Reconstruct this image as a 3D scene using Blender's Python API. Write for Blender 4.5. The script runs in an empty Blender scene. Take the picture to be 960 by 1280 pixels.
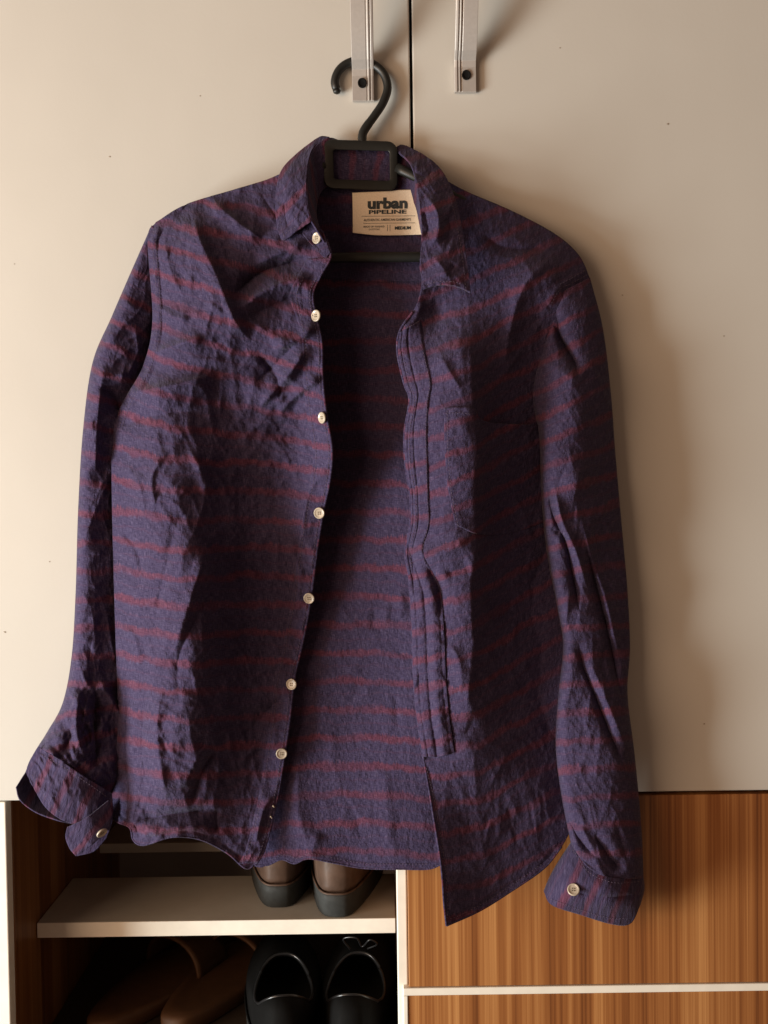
import bpy, bmesh, math, random
import numpy as np
from mathutils import Vector, Matrix

random.seed(7)
RNG = np.random.default_rng(11)
SC = bpy.context.scene
COL = SC.collection

# ------------------------------------------------------------------ camera
F, D = 1260.0, 1.05              # focal length in photo pixels, metres to the door plane
PITCH, ROLL = math.radians(1.36), math.radians(0.8)
CAMZ = 1.08
fwd = Vector((0, math.cos(PITCH), -math.sin(PITCH)))
up0 = Vector((0, math.sin(PITCH), math.cos(PITCH)))
r0 = Vector((1, 0, 0))
rgt = r0 * math.cos(ROLL) - up0 * math.sin(ROLL)
upv = up0 * math.cos(ROLL) + r0 * math.sin(ROLL)
CAM = Vector((0, -D, CAMZ))
cam = bpy.data.cameras.new('camera')
cam.sensor_fit = 'VERTICAL'; cam.sensor_height = 24.0
cam.lens = F / 1280.0 * 24.0
cam.clip_start = 0.02; cam.clip_end = 50
camo = bpy.data.objects.new('camera', cam); COL.objects.link(camo)
camo.matrix_world = Matrix(((rgt.x, upv.x, -fwd.x, CAM.x), (rgt.y, upv.y, -fwd.y, CAM.y),
                            (rgt.z, upv.z, -fwd.z, CAM.z), (0, 0, 0, 1)))
SC.camera = camo

# ------------------------------------------------------------------ light
w = bpy.data.worlds.new('World'); SC.world = w; w.use_nodes = True
bg = w.node_tree.nodes['Background']
bg.inputs[0].default_value = (1.0, 0.60, 0.40, 1); bg.inputs[1].default_value = 0.15

def area(name, loc, aim, sx, sy, power, col):
    l = bpy.data.lights.new(name, 'AREA'); l.shape = 'RECTANGLE'; l.size = sx; l.size_y = sy
    l.energy = power; l.color = col
    o = bpy.data.objects.new(name, l); COL.objects.link(o); o.location = loc
    o.rotation_euler = (Vector(aim) - Vector(loc)).to_track_quat('-Z', 'Y').to_euler()
    return o
area('window_light', (-2.15, -1.02, CAMZ - 0.72), (0.0, 0.0, CAMZ - 0.05), 0.75, 1.10, 101.0, (0.95, 0.98, 0.95))
area('room_bounce', (-1.90, -1.80, CAMZ + 0.2), (0.1, 0.0, CAMZ - 0.1), 1.7, 1.6, 44.0, (1.0, 0.66, 0.43))

SC.view_settings.view_transform = 'Standard'
SC.view_settings.look = 'None'
SC.view_settings.gamma = 1.0
SC.view_settings.exposure = 0.0
SC.view_settings.use_curve_mapping = False

# ------------------------------------------------------------------ helpers
RV = np.array([rgt, upv, fwd]).T          # columns: right, up, forward

def U(px, py, h):
    """photo pixel + distance h (cm) in front of the door plane -> world (numpy)."""
    px = np.asarray(px, float); py = np.asarray(py, float); h = np.asarray(h, float)
    a = (px - 480) / F; b = -(py - 640) / F
    d = a[..., None] * RV[:, 0] + b[..., None] * RV[:, 1] + RV[:, 2]
    t = (D - h / 100.0) / d[..., 1]
    return d * t[..., None] + np.array(CAM)

def UV3(px, py, h):
    return Vector(U(px, py, h).tolist())

def tag(o, label=None, cat=None, group=None, kind=None):
    if label: o['label'] = label
    if cat: o['category'] = cat
    if group: o['group'] = group
    if kind: o['kind'] = kind
    return o

def empty(name, loc=(0, 0, 0)):
    o = bpy.data.objects.new(name, None); COL.objects.link(o); o.location = loc
    o.empty_display_size = 0.05
    return o

def link(name, me, mat, parent=None, smooth=True):
    if mat: me.materials.append(mat)
    if smooth: me.polygons.foreach_set('use_smooth', [True] * len(me.polygons))
    o = bpy.data.objects.new(name, me); COL.objects.link(o)
    if parent is not None:
        o.parent = parent
        if parent.type == 'EMPTY': o.matrix_parent_inverse = parent.matrix_basis.inverted()   # meshes carry world coordinates
    return o

def mesh_from(name, v, f, mat, parent=None, smooth=True):
    me = bpy.data.meshes.new(name); me.from_pydata([tuple(p) for p in v], [], f); me.update()
    return link(name, me, mat, parent, smooth)

def bevel(o, wd, seg=2):
    m = o.modifiers.new('bevel', 'BEVEL'); m.width = wd; m.segments = seg; m.limit_method = 'ANGLE'
    return o

def box(name, lo, hi, mat, parent=None, bev=0.0012):
    x0, y0, z0 = lo; x1, y1, z1 = hi
    v = [(x0, y0, z0), (x1, y0, z0), (x1, y1, z0), (x0, y1, z0), (x0, y0, z1), (x1, y0, z1), (x1, y1, z1), (x0, y1, z1)]
    f = [(0, 3, 2, 1), (4, 5, 6, 7), (0, 1, 5, 4), (1, 2, 6, 5), (2, 3, 7, 6), (3, 0, 4, 7)]
    o = mesh_from(name, v, f, mat, parent, smooth=False)
    if bev: bevel(o, bev)
    return o

def tube_data(pts, r, n=10, closed=False, flat=1.0, cap=True):
    """sweep an ellipse (radius r, r*flat along the door normal) along 3-D points."""
    P = [Vector(p) for p in pts]; m = len(P)
    rr = r if hasattr(r, '__len__') else [r] * m
    v = []; f = []
    for i, p in enumerate(P):
        a = P[(i - 1) % m] if (closed or i > 0) else p
        b = P[(i + 1) % m] if (closed or i < m - 1) else p
        t = (b - a).normalized()
        ref = Vector((0, 1, 0))
        if abs(t.dot(ref)) > 0.9: ref = Vector((0, 0, 1))
        s = t.cross(ref).normalized(); q = s.cross(t).normalized()
        for k in range(n):
            an = 2 * math.pi * k / n
            v.append(p + s * math.cos(an) * rr[i] + q * math.sin(an) * rr[i] * flat)
    for i in range(m if closed else m - 1):
        j = (i + 1) % m
        for k in range(n):
            l = (k + 1) % n
            f.append((i * n + k, i * n + l, j * n + l, j * n + k))
    if not closed and cap:
        f.append(tuple(range(n - 1, -1, -1))); f.append(tuple((m - 1) * n + k for k in range(n)))
    return v, f

def tube(name, pts, r, mat, parent=None, **k):
    v, f = tube_data(pts, r, **k)
    return mesh_from(name, v, f, mat, parent)

def curve(pts, n):
    """Catmull-Rom through pts, n samples evenly spaced by chord length; any dimension."""
    P = np.asarray(pts, float)
    if len(P) == 2:
        t = np.linspace(0, 1, n)[:, None]; return P[0] * (1 - t) + P[1] * t
    Q = np.vstack([2 * P[0] - P[1], P, 2 * P[-1] - P[-2]])
    out = []
    for i in range(1, len(Q) - 2):
        t = np.linspace(0, 1, 24, endpoint=False)[:, None]
        a, b, c, d = Q[i - 1], Q[i], Q[i + 1], Q[i + 2]
        out.append(0.5 * (2 * b + (c - a) * t + (2 * a - 5 * b + 4 * c - d) * t ** 2 + (3 * b - a - 3 * c + d) * t ** 3))
    out.append(P[-1:]); C = np.vstack(out)
    s = np.concatenate([[0], np.cumsum(np.linalg.norm(np.diff(C[:, :2], axis=0), axis=1))])
    u = np.linspace(0, s[-1], n)
    return np.stack([np.interp(u, s, C[:, k]) for k in range(C.shape[1])], 1)

def smooth3(pts, n):
    return [Vector(p) for p in curve(pts, n)]

class TPS:
    def __init__(self, pts):
        A = np.asarray(pts, float); self.c = A[:, :2] / 100.0; z = A[:, 2]; n = len(A)
        d = np.linalg.norm(self.c[:, None] - self.c[None], axis=2)
        K = np.where(d > 0, d * d * np.log(d + 1e-12), 0) + 0.02 * np.eye(n)
        Pm = np.hstack([np.ones((n, 1)), self.c])
        M = np.block([[K, Pm], [Pm.T, np.zeros((3, 3))]])
        self.w = np.linalg.solve(M, np.concatenate([z, np.zeros(3)]))
    def __call__(self, x, y):
        x = np.asarray(x, float) / 100; y = np.asarray(y, float) / 100
        r = np.full(x.shape, self.w[-3]) + self.w[-2] * x + self.w[-1] * y
        for (cx, cy), wt in zip(self.c, self.w[:-3]):
            q = (x - cx) ** 2 + (y - cy) ** 2
            r = r + wt * 0.5 * q * np.log(q + 1e-12)
        return r

def hash2(ix, iy, s):
    h = (ix * 374761393 + iy * 668265263 + s * 1274126177) & 0x7fffffff
    h = ((h ^ (h >> 13)) * 1103515245) & 0x7fffffff
    return ((h ^ (h >> 16)) & 0xffff) / 65535.0

def vnoise(x, y, s=0):
    x = np.asarray(x, float); y = np.asarray(y, float)
    ix = np.floor(x).astype(np.int64); iy = np.floor(y).astype(np.int64)
    fx = x - ix; fy = y - iy
    ux = fx ** 3 * (fx * (fx * 6 - 15) + 10); uy = fy ** 3 * (fy * (fy * 6 - 15) + 10)
    def g(i, j, dx, dy):
        a = hash2(i, j, s) * 2 * np.pi
        return np.cos(a) * dx + np.sin(a) * dy
    a = g(ix, iy, fx, fy); b = g(ix + 1, iy, fx - 1, fy); c = g(ix, iy + 1, fx, fy - 1); d = g(ix + 1, iy + 1, fx - 1, fy - 1)
    return np.clip(.5 + .75 * ((a * (1 - ux) + b * ux) * (1 - uy) + (c * (1 - ux) + d * ux) * uy), 0, 1)

def crumple(x, y, s=0, sx=42.0, sy=60.0, rot=0.0):
    """creased-linen relief, about -0.5..0.5; pixel coordinates; creases run mostly along the rotated y axis."""
    out = 0.0
    for k, (dr, wt, sc) in enumerate(((0.0, .62, 1.0), (1.0, .42, .8), (-.55, .30, .5))):
        c, q = math.cos(rot + dr), math.sin(rot + dr)
        X_, Y_ = c * x + q * y, -q * x + c * y
        X_ = X_ + 18 * (vnoise(x / 60, y / 60, s + 5 + k) - .5)
        n = vnoise(X_ / (sx * sc), Y_ / (sy * 1.7 * sc), s + k * 7)
        r = 1 - np.abs(2.6 * (n - .5)); r = np.clip(r, -.2, 1)
        gate = np.clip(2.2 * vnoise(x / 75, y / 75, s + 11 + k) - .55, 0, 1)      # creases come and go
        out = out + wt * (r ** 3 - .35) * gate
    n3 = vnoise(x / (sx * .22), y / (sy * .22), s + 2)
    return out + .10 * (n3 - .5)

def fold(x, y, pts, amp, wl, wr, taper=0.25):
    """ridge (amp>0, cm) or crease along a polyline; wl / wr = soft width (px) on either side."""
    P = curve(pts, 14) if len(pts) > 2 else np.asarray(pts, float)
    best = np.full(x.shape, 1e9); sd = np.zeros(x.shape); tt = np.zeros(x.shape)
    L = np.linalg.norm(np.diff(P, axis=0), axis=1); S = np.concatenate([[0], np.cumsum(L)])
    for i in range(len(P) - 1):
        d = P[i + 1] - P[i]; l2 = d @ d + 1e-9
        t = np.clip(((x - P[i, 0]) * d[0] + (y - P[i, 1]) * d[1]) / l2, 0, 1)
        ex = x - (P[i, 0] + t * d[0]); ey = y - (P[i, 1] + t * d[1])
        q = ex * ex + ey * ey; m = q < best
        cr = d[0] * (y - P[i, 1]) - d[1] * (x - P[i, 0])
        best = np.where(m, q, best); sd = np.where(m, np.sign(cr), sd)
        tt = np.where(m, (S[i] + t * L[i]) / S[-1], tt)
    dist = np.sqrt(best)
    wdt = np.where(sd > 0, wr, wl)         # sd>0: right-hand side when walking (image y down)
    if taper > 0:
        k = np.clip(np.minimum(tt, 1 - tt) / taper, 0, 1); k = k * k * (3 - 2 * k)
        k = np.where((tt <= 0) | (tt >= 1), 0.0, k)
    else: k = 1.0
    return amp * k * np.exp(-(dist / wdt) ** 1.12)

# ------------------------------------------------------------------ materials
def mat(name):
    m = bpy.data.materials.new(name); m.use_nodes = True
    nt = m.node_tree; p = nt.nodes['Principled BSDF']
    return m, nt, p

def N(nt, t, **k):
    n = nt.nodes.new(t)
    for a, b in k.items(): setattr(n, a, b)
    return n

def math_node(nt, op, a, b=None, c=None, clamp=False):
    n = N(nt, 'ShaderNodeMath', operation=op); n.use_clamp = clamp
    for i, q in enumerate((a, b, c)):
        if q is None: continue
        if isinstance(q, (int, float)): n.inputs[i].default_value = q
        else: nt.links.new(q, n.inputs[i])
    return n.outputs[0]

def ramp(nt, fac, stops, interp='LINEAR'):
    r = N(nt, 'ShaderNodeValToRGB'); r.color_ramp.interpolation = interp
    e = r.color_ramp.elements
    while len(e) < len(stops): e.new(0.5)
    for i, (p, c) in enumerate(stops):
        e[i].position = p; e[i].color = tuple(c) + (1,) if len(c) == 3 else c
    nt.links.new(fac, r.inputs[0]); return r.outputs[0]

def mapping(nt, src, scale):
    m = N(nt, 'ShaderNodeMapping'); m.inputs['Scale'].default_value = scale
    nt.links.new(src, m.inputs[0]); return m.outputs[0]

def noise(nt, vec, scale, detail=3.0, rough=.55, out='Fac'):
    n = N(nt, 'ShaderNodeTexNoise'); n.inputs['Scale'].default_value = scale
    n.inputs['Detail'].default_value = detail; n.inputs['Roughness'].default_value = rough
    nt.links.new(vec, n.inputs['Vector']); return n.outputs[out]

def bump(nt, p, h, strength, dist):
    b = N(nt, 'ShaderNodeBump'); b.inputs['Strength'].default_value = strength; b.inputs['Distance'].default_value = dist
    nt.links.new(h, b.inputs['Height']); nt.links.new(b.outputs[0], p.inputs['Normal'])

def plain(name, col, rough=.5, metal=0.0, var=.12, scale=120.0, bmp=0.0, spec=.5):
    m, nt, p = mat(name)
    tc = N(nt, 'ShaderNodeTexCoord')
    n = noise(nt, tc.outputs['Object'], scale)
    c = ramp(nt, n, [(.25, [q * (1 - var) for q in col]), (.75, [min(1, q * (1 + var)) for q in col])])
    nt.links.new(c, p.inputs['Base Color']); p.inputs['Roughness'].default_value = rough
    p.inputs['Metallic'].default_value = metal; p.inputs['Specular IOR Level'].default_value = spec
    if bmp: bump(nt, p, n, .5, bmp)
    return m

def fabric_material(name):
    """navy and burgundy striped linen; the UV map is in centimetres, V runs down the cloth."""
    m, nt, p = mat(name)
    uv = N(nt, 'ShaderNodeUVMap').outputs[0]
    sep = N(nt, 'ShaderNodeSeparateXYZ'); nt.links.new(uv, sep.inputs[0])
    wob = noise(nt, uv, .35, 2.0)
    yarn = noise(nt, mapping(nt, uv, (1.8, 24.0, 1)), 1.0, 3.0)
    yarnv = noise(nt, mapping(nt, uv, (22.0, 1.4, 1)), 1.0, 3.0)
    v = math_node(nt, 'ADD', sep.outputs[1], math_node(nt, 'MULTIPLY', math_node(nt, 'SUBTRACT', wob, .5), 1.3))
    v = math_node(nt, 'ADD', v, math_node(nt, 'MULTIPLY', math_node(nt, 'SUBTRACT', noise(nt, uv, 1.1, 2.0), .5), .45))
    v = math_node(nt, 'ADD', v, math_node(nt, 'MULTIPLY', math_node(nt, 'SUBTRACT', yarn, .5), .25))
    v = math_node(nt, 'ADD', v, math_node(nt, 'MULTIPLY', math_node(nt, 'SUBTRACT', yarnv, .5), .9))
    fade = ramp(nt, noise(nt, uv, .16, 3.0), [(.36, (.55,) * 3), (.60, (1.1,) * 3)])
    fr = math_node(nt, 'FRACT', math_node(nt, 'DIVIDE', v, 2.95))
    band = ramp(nt, fr, [(.0, (0, 0, 0)), (.02, (0, 0, 0)), (.11, (1, 1, 1)), (.25, (1, 1, 1)), (.35, (.0, .0, .0)),
                         (.60, (0, 0, 0)), (.63, (.22, .22, .22)), (.67, (.22, .22, .22)), (.70, (0, 0, 0))])
    broken = math_node(nt, 'MULTIPLY', band, math_node(nt, 'MULTIPLY', fade, math_node(nt, 'ADD', .35, math_node(nt, 'MULTIPLY', yarnv, .8))), clamp=True)
    mel = math_node(nt, 'MULTIPLY_ADD', yarn, .5, math_node(nt, 'MULTIPLY', yarnv, .5))
    navy = ramp(nt, mel, [(.33, (.018, .014, .038)), (.5, (.043, .034, .078)), (.68, (.105, .086, .155))])
    red = ramp(nt, mel, [(.33, (.044, .013, .026)), (.5, (.102, .030, .054)), (.68, (.19, .070, .105))])
    mix = N(nt, 'ShaderNodeMix', data_type='RGBA'); nt.links.new(broken, mix.inputs[0])
    nt.links.new(navy, mix.inputs[6]); nt.links.new(red, mix.inputs[7])
    nt.links.new(mix.outputs[2], p.inputs['Base Color'])
    p.inputs['Roughness'].default_value = .93; p.inputs['Specular IOR Level'].default_value = .12
    p.inputs['Sheen Weight'].default_value = .10; p.inputs['Sheen Roughness'].default_value = .4
    crk = noise(nt, mapping(nt, uv, (1.0, .8, 1)), 1.6, 5.0, .6)
    weave = noise(nt, mapping(nt, uv, (26, 26, 1)), 1.0, 1.0)
    hh = math_node(nt, 'ADD', math_node(nt, 'MULTIPLY', crk, 1.0), math_node(nt, 'MULTIPLY', math_node(nt, 'ADD', math_node(nt, 'ADD', yarn, yarnv), weave), .05))
    bump(nt, p, hh, .70, .0042)
    return m

def wood_material(name, tone=1.0):
    m, nt, p = mat(name)
    tc = N(nt, 'ShaderNodeTexCoord').outputs['Object']
    wide = noise(nt, mapping(nt, tc, (26, 26, .35)), 1.0, 2.0)
    mid = noise(nt, mapping(nt, tc, (120, 120, .7)), 1.0, 4.0)
    fine = noise(nt, mapping(nt, tc, (420, 420, 3.0)), 1.0, 2.0)
    s = math_node(nt, 'ADD', math_node(nt, 'MULTIPLY', wide, .40), math_node(nt, 'ADD', math_node(nt, 'MULTIPLY', mid, .42), math_node(nt, 'MULTIPLY', fine, .24)))
    t = tone
    c = ramp(nt, s, [(.40, (.13 * t, .042 * t, .012 * t)), (.47, (.24 * t, .086 * t, .024 * t)), (.54, (.32 * t, .128 * t, .038 * t)), (.63, (.48 * t, .23 * t, .080 * t))])
    nt.links.new(c, p.inputs['Base Color']); p.inputs['Roughness'].default_value = .38
    bump(nt, p, fine, .25, .0006)
    return m

def laminate_material(name, col):
    m, nt, p = mat(name)
    tc = N(nt, 'ShaderNodeTexCoord').outputs['Object']
    n = noise(nt, tc, 3.2, 3.0); n2 = noise(nt, tc, 240.0, 2.0)
    smudge = noise(nt, mapping(nt, tc, (9, 9, 4)), 1.0, 5.0, .65)
    c = ramp(nt, n, [(.3, [q * .96 for q in col]), (.7, [min(1, q * 1.02) for q in col])])
    nt.links.new(c, p.inputs['Base Color'])
    r = ramp(nt, smudge, [(.35, (.36,) * 3), (.7, (.52,) * 3)]); nt.links.new(r, p.inputs['Roughness'])
    p.inputs['Specular IOR Level'].default_value = .35
    hh = math_node(nt, 'ADD', math_node(nt, 'MULTIPLY', n, 1.0), math_node(nt, 'MULTIPLY', n2, .02)); bump(nt, p, hh, .5, .004)
    return m

M = {}
M['fabric'] = fabric_material('striped_linen')
M['door'] = laminate_material('cream_laminate', (.565, .548, .50))
M['edge'] = plain('white_edge_band', (.80, .77, .68), .45, var=.05, scale=60)
M['shelf'] = plain('grey_white_shelf', (.56, .545, .49), .5, var=.06, scale=40)
M['backboard'] = plain('grey_back_board', (.34, .30, .29), .7, var=.06, scale=20)
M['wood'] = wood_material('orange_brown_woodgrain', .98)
M['shade_board'] = plain('shade_toned_board', (.035, .022, .014), .7)  # compartment floor: the shade under the shelf is put into this near-black colour
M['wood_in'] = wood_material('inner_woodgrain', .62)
M['alu'] = plain('brushed_aluminium', (.46, .43, .40), .5, .35, var=.05, scale=300)
M['black_plastic'] = plain('black_plastic', (.011, .012, .011), .45, var=.15, scale=200, spec=.45)
M['hole'] = plain('dark_recess', (.008, .008, .008), .9, spec=.1)
M['pearl'] = plain('pearl_button', (.42, .36, .28), .28, var=.25, scale=350, spec=.7)
M['button_hole'] = plain('button_hole', (.10, .07, .04), .7)
M['thread'] = plain('sewing_thread', (.105, .075, .115), .9, var=.2, scale=900)
M['label'] = plain('woven_cream_label', (.80, .70, .55), .85, var=.10, scale=700, bmp=.0004)
M['ink'] = plain('label_ink', (.035, .045, .05), .8)
M['brown_leather'] = plain('brown_leather', (.075, .044, .030), .55, var=.40, scale=38, bmp=.0030, spec=.3)
M['rubber'] = plain('grey_rubber_sole', (.030, .032, .031), .7, var=.2, scale=150, bmp=.0006, spec=.3)
M['tan_leather'] = plain('tan_leather', (.080, .034, .012), .65, var=.2, scale=60, bmp=.0005)
M['black_leather'] = plain('black_leather', (.004, .004, .004), .75, var=.2, scale=90, bmp=.0006, spec=.08)
M['black_lining'] = plain('black_lining', (.012, .011, .010), .85)
M['patent'] = plain('black_patent_rim', (.012, .012, .013), .30, var=.1, spec=.6)
M['grime'] = plain('scuff', (.30, .25, .19), .8)

# ------------------------------------------------------------------ wardrobe
def X(px, h=0.0, py=640): return float(U(px, py, h)[0])
def Z(py, h=0.0, px=480): return float(U(px, py, h)[2])

XL = X(-14, 0, 1000); XR = X(1046, 0, 1000)
XG = X(514.2, 0, 90)                 # gap between the doors
ZD = Z(994.5, 0, 480)                # bottom of the doors
ZTOP = CAMZ + 0.88
DEPTH = 0.46
wr = empty('wardrobe', ((XL + XR) / 2, DEPTH / 2, 0))
tag(wr, 'cream two-door wardrobe with woodgrain drawers and an open shoe compartment below', 'wardrobe')

def door(x0, x1):
    return box('door', (x0, 0, ZD), (x1, .018, ZTOP), M['door'], wr, .0014)
dl = door(XL, XG - .0016); dr = door(XG + .0013, XR)

def handle(par, pxc, py_foot, mirror, screw_py):
    """bow handle: flat foot screwed to the door, then arching away; flat bar with ribs along one edge."""
    base = Z(py_foot, .4, pxc); xc = X(pxc, .4, py_foot)
    L = 0.30; n = 49; hw = .0112
    # profile across the bar (x, outward offset)
    prof = [(-1, 0), (-1, .0045), (.30, .0045), (.34, .0038), (.42, .0038), (.46, .0056), (.58, .0056), (.62, .0038), (.70, .0038), (.74, .0056), (.94, .0052), (1, .0046), (1, 0)]
    v = []; f = []; k = len(prof)
    for i in range(n):
        s = i / (n - 1) * L
        e = min(s, L - s)
        q = max(0.0, (e - .031)) / (.15 - .031)
        out = .0012 + .046 * math.sin(min(1, q) * math.pi / 2) ** .62
        for (a, b) in prof:
            v.append((xc + a * hw * mirror, -(out + b), base + s))
    for i in range(n - 1):
        for j in range(k):
            l = (j + 1) % k
            q = (i * k + j, i * k + l, (i + 1) * k + l, (i + 1) * k + j)
            f.append(q if mirror > 0 else q[::-1])
    f.append(tuple(range(k)) if mirror < 0 else tuple(range(k))[::-1]); f.append(tuple((n - 1) * k + j for j in range(k)))
    o = mesh_from('handle', v, f, M['alu'], par, smooth=False); bevel(o, .0004, 1)
    zz = Z(screw_py, .8, pxc)
    for sgn in (0, 1):
        z0 = zz if sgn == 0 else base + L - (zz - base)
        y1 = -.0068
        ring = []
        for (r_, yy) in ((.0046, y1 + .0006), (.0046, y1 - .0003), (.0036, y1 - .0003), (.0030, y1 + .0002), (.0016, y1 + .0004)):
            ring.append((r_, yy))
        vv = []; ff = []; m = 20
        for r_, yy in ring:
            for q in range(m):
                a = 2 * math.pi * q / m; vv.append((xc - .0010 * mirror + r_ * math.cos(a), yy, z0 + r_ * 1.12 * math.sin(a)))
        for i in range(len(ring) - 1):
            for q in range(m):
                l = (q + 1) % m; ff.append((i * m + q, i * m + l, (i + 1) * m + l, (i + 1) * m + q))
        ff.append(tuple((len(ring) - 1) * m + q for q in range(m)))
        mesh_from('screw', vv, ff, M['hole'], par)
    return o
handle(dl, 454.3, 126.5, 1, 103)
handle(dr, 581.6, 115.5, -1, 93)

# tiny scuffs on the doors
for par, px, py, r in ((dr, 835, 155, .0017), (dl, 6, 790, .0014), (dl, 137, 196, .0012), (dr, 778, 369, .001), (dl, 62, 702, .0009), (dl, 250, 120, .0008), (dr, 905, 420, .0009), (dr, 700, 60, .0008), (dr, 880, 905, .0012), (dl, 18, 330, .0008)):
    c = UV3(px, py, .02)
    v = []; n = 9
    for k in range(n):
        a = 2 * math.pi * k / n; q = r * random.uniform(.5, 1.1)
        v.append((c.x + q * math.cos(a) * 1.2, -.0002, c.z + q * math.sin(a) * .8))
    v.append((c.x, -.0006, c.z)); mesh_from('scuff_mark', v, [(k, (k + 1) % n, n) for k in range(n)], M['grime'], par)

CF = .006                              # carcass front edges lie 6 mm behind the door faces
ZB = 0.0                               # wardrobe stands on its base at z = 0
xs = X(9, -CF * 100, 1130)             # inner face of the left side
xp0 = X(496.5, -CF * 100, 1180); xp1 = X(509.5, -CF * 100, 1180)
ZC = ZD - .003
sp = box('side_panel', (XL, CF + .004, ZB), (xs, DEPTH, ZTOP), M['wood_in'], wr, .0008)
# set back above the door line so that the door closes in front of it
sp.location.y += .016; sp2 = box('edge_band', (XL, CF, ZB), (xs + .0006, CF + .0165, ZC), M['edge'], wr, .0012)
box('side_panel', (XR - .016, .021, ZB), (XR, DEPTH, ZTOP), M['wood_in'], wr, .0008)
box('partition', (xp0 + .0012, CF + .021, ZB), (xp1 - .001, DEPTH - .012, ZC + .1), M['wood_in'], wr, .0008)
box('edge_band', (xp0, CF, ZB), (xp1, CF + .0205, ZC), M['edge'], wr, .0014)
box('back_panel', (XL + .002, DEPTH - .010, ZB), (XR - .002, DEPTH - .004, ZTOP - .002), M['backboard'], wr, 0)
box('top_board', (xs, .024, ZTOP - .02), (XR - .017, DEPTH - .011, ZTOP - .002), M['door'], wr)
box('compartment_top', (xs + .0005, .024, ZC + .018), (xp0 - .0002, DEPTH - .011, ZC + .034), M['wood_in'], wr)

# two-board shoe shelf: front board, gap, rear board
SY = .092                              # front of the shelf board, metres behind the doors
zs = Z(1150, -SY * 100, 300)
ysB = .225
box('shelf_board', (xs + .0006, SY, zs - .0165), (xp0 - .0006, ysB, zs), M['shelf'], wr, .0012)
box('edge_band', (xs + .0012, SY - .0016, zs - .0168), (xp0 - .0012, SY - .0001, zs + .0002), M['edge'], wr, .0004)
box('shelf_board', (xs + .0006, .345, zs - .0125), (xp0 - .0006, DEPTH - .011, zs + .001), M['shelf'], wr, .0012)
zf = zs - .140                         # floor of the shoe compartment
box('compartment_floor', (xs + .0006, .024, zf - .018), (xp0 - .0006, DEPTH - .011, zf), M['shade_board'], wr, .001)
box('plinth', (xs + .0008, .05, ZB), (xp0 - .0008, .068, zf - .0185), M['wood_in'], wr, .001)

# drawers with white edge bands
def drawer(x0, x1, z0, z1, bands):
    d = box('drawer_front', (x0, -.0005, z0), (x1, .0165, z1), M['wood'], wr, .0008)
    for (a, b, c, e) in bands: box('edge_band', (a, -.0022, c), (b, .0166, e), M['edge'], d, .0008)
    return d
xd0 = xp1 + .0006
zj = Z(1238.5, 0, 505)
drawer(xd0, XR - .0005, zj + .0042, ZD - .0035, [])
drawer(xd0 - .001, XR - .0005, zj - .30, zj - .0045, [(xd0 - .006, XR - .0004, zj - .0044, zj + .0036), (xd0 - .006, xd0 - .0012, zj - .30, zj - .0046)])
box('drawer_front', (xd0, -.0005, ZB + .05), (XR - .0005, .0165, zj - .304), M['wood'], wr, .0008)
box('plinth', (xd0, .03, ZB), (XR - .017, .046, ZB + .049), M['wood_in'], wr, .0008)

# ------------------------------------------------------------------ clothes hanger
hg = empty('clothes_hanger', UV3(453, 175, 1.2))
tag(hg, 'black plastic clothes hanger hooked behind the left door handle', 'hanger')
hk = [(421, 113, .6), (418.5, 102, .6), (423, 89, .6), (434, 79.5, .6), (451, 75.5, .6), (468, 81.5, .62), (480, 93, .7), (484.5, 110, .8), (479, 128, 1.05), (468, 145, 1.2), (457, 160, 1.35), (453, 169, 1.45), (453, 182, 1.6)]
hp = curve(hk, 60); rad = [.0043] * 60; rad[0] = .0030
for i in range(50, 60): rad[i] = .0046
tube('hook', [Vector(p) for p in U(hp[:, 0], hp[:, 1], hp[:, 2])], rad, M['black_plastic'], hg, n=14)
tipc = UV3(421, 113.5, .6)
v, f = tube_data([tipc + Vector((0, 0, .0004)), tipc - Vector((0, 0, .0022)), tipc - Vector((0, 0, .0034))], [.0043, .0034, .001], n=12)
mesh_from('hook_tip', v, f, M['black_plastic'], hg)
# rectangular window frame below the hook
def rrect(x0, y0, x1, y1, r, n=6):
    out = []
    for cx, cy, a0 in ((x1 - r, y0 + r, -90), (x1 - r, y1 - r, 0), (x0 + r, y1 - r, 90), (x0 + r, y0 + r, 180)):
        for k in range(n + 1):
            a = math.radians(a0 + 90 * k / n); out.append((cx + r * math.cos(a), cy + r * math.sin(a)))
    return out
oo = rrect(404, 175.5, 497, 237, 12); ii = rrect(417, 188, 487, 225, 3)
sk = lambda p: (p[0] + .02 * (p[1] - 206), p[1] + .03 * (p[0] - 450))
v = []; n = len(oo)
for ring, h in ((oo, 1.5), (oo, 2.15), (ii, 2.15), (ii, 1.5)):
    for p in ring:
        q = sk(p); v.append(UV3(q[0], q[1], h + (q[1] - 206) * .004))
f = []
for a in range(4):
    b = (a + 1) % 4
    for k in range(n):
        l = (k + 1) % n; f.append((a * n + k, b * n + k, b * n + l, a * n + l))
o = mesh_from('window_frame', v, f, M['black_plastic'], hg); bevel(o, .0012, 2)
for pts in ([(406, 207, 1.9), (385, 214, 2.0), (300, 248, 2.2), (222, 288, 2.3)], [(496, 210, 2.0), (524, 223, 2.5), (600, 262, 2.2), (690, 304, 2.3)]):
    p = curve(pts, 24); tube('shoulder_arm', [Vector(q) for q in U(p[:, 0], p[:, 1], p[:, 2])], .0052, M['black_plastic'], hg, n=10, flat=.8)
p = curve([(222, 288, 2.3), (250, 314, 2.5), (330, 322, 2.6), (470, 321.5, 2.7), (600, 321, 2.6), (668, 322, 2.5), (690, 304, 2.3)], 50)
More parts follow.
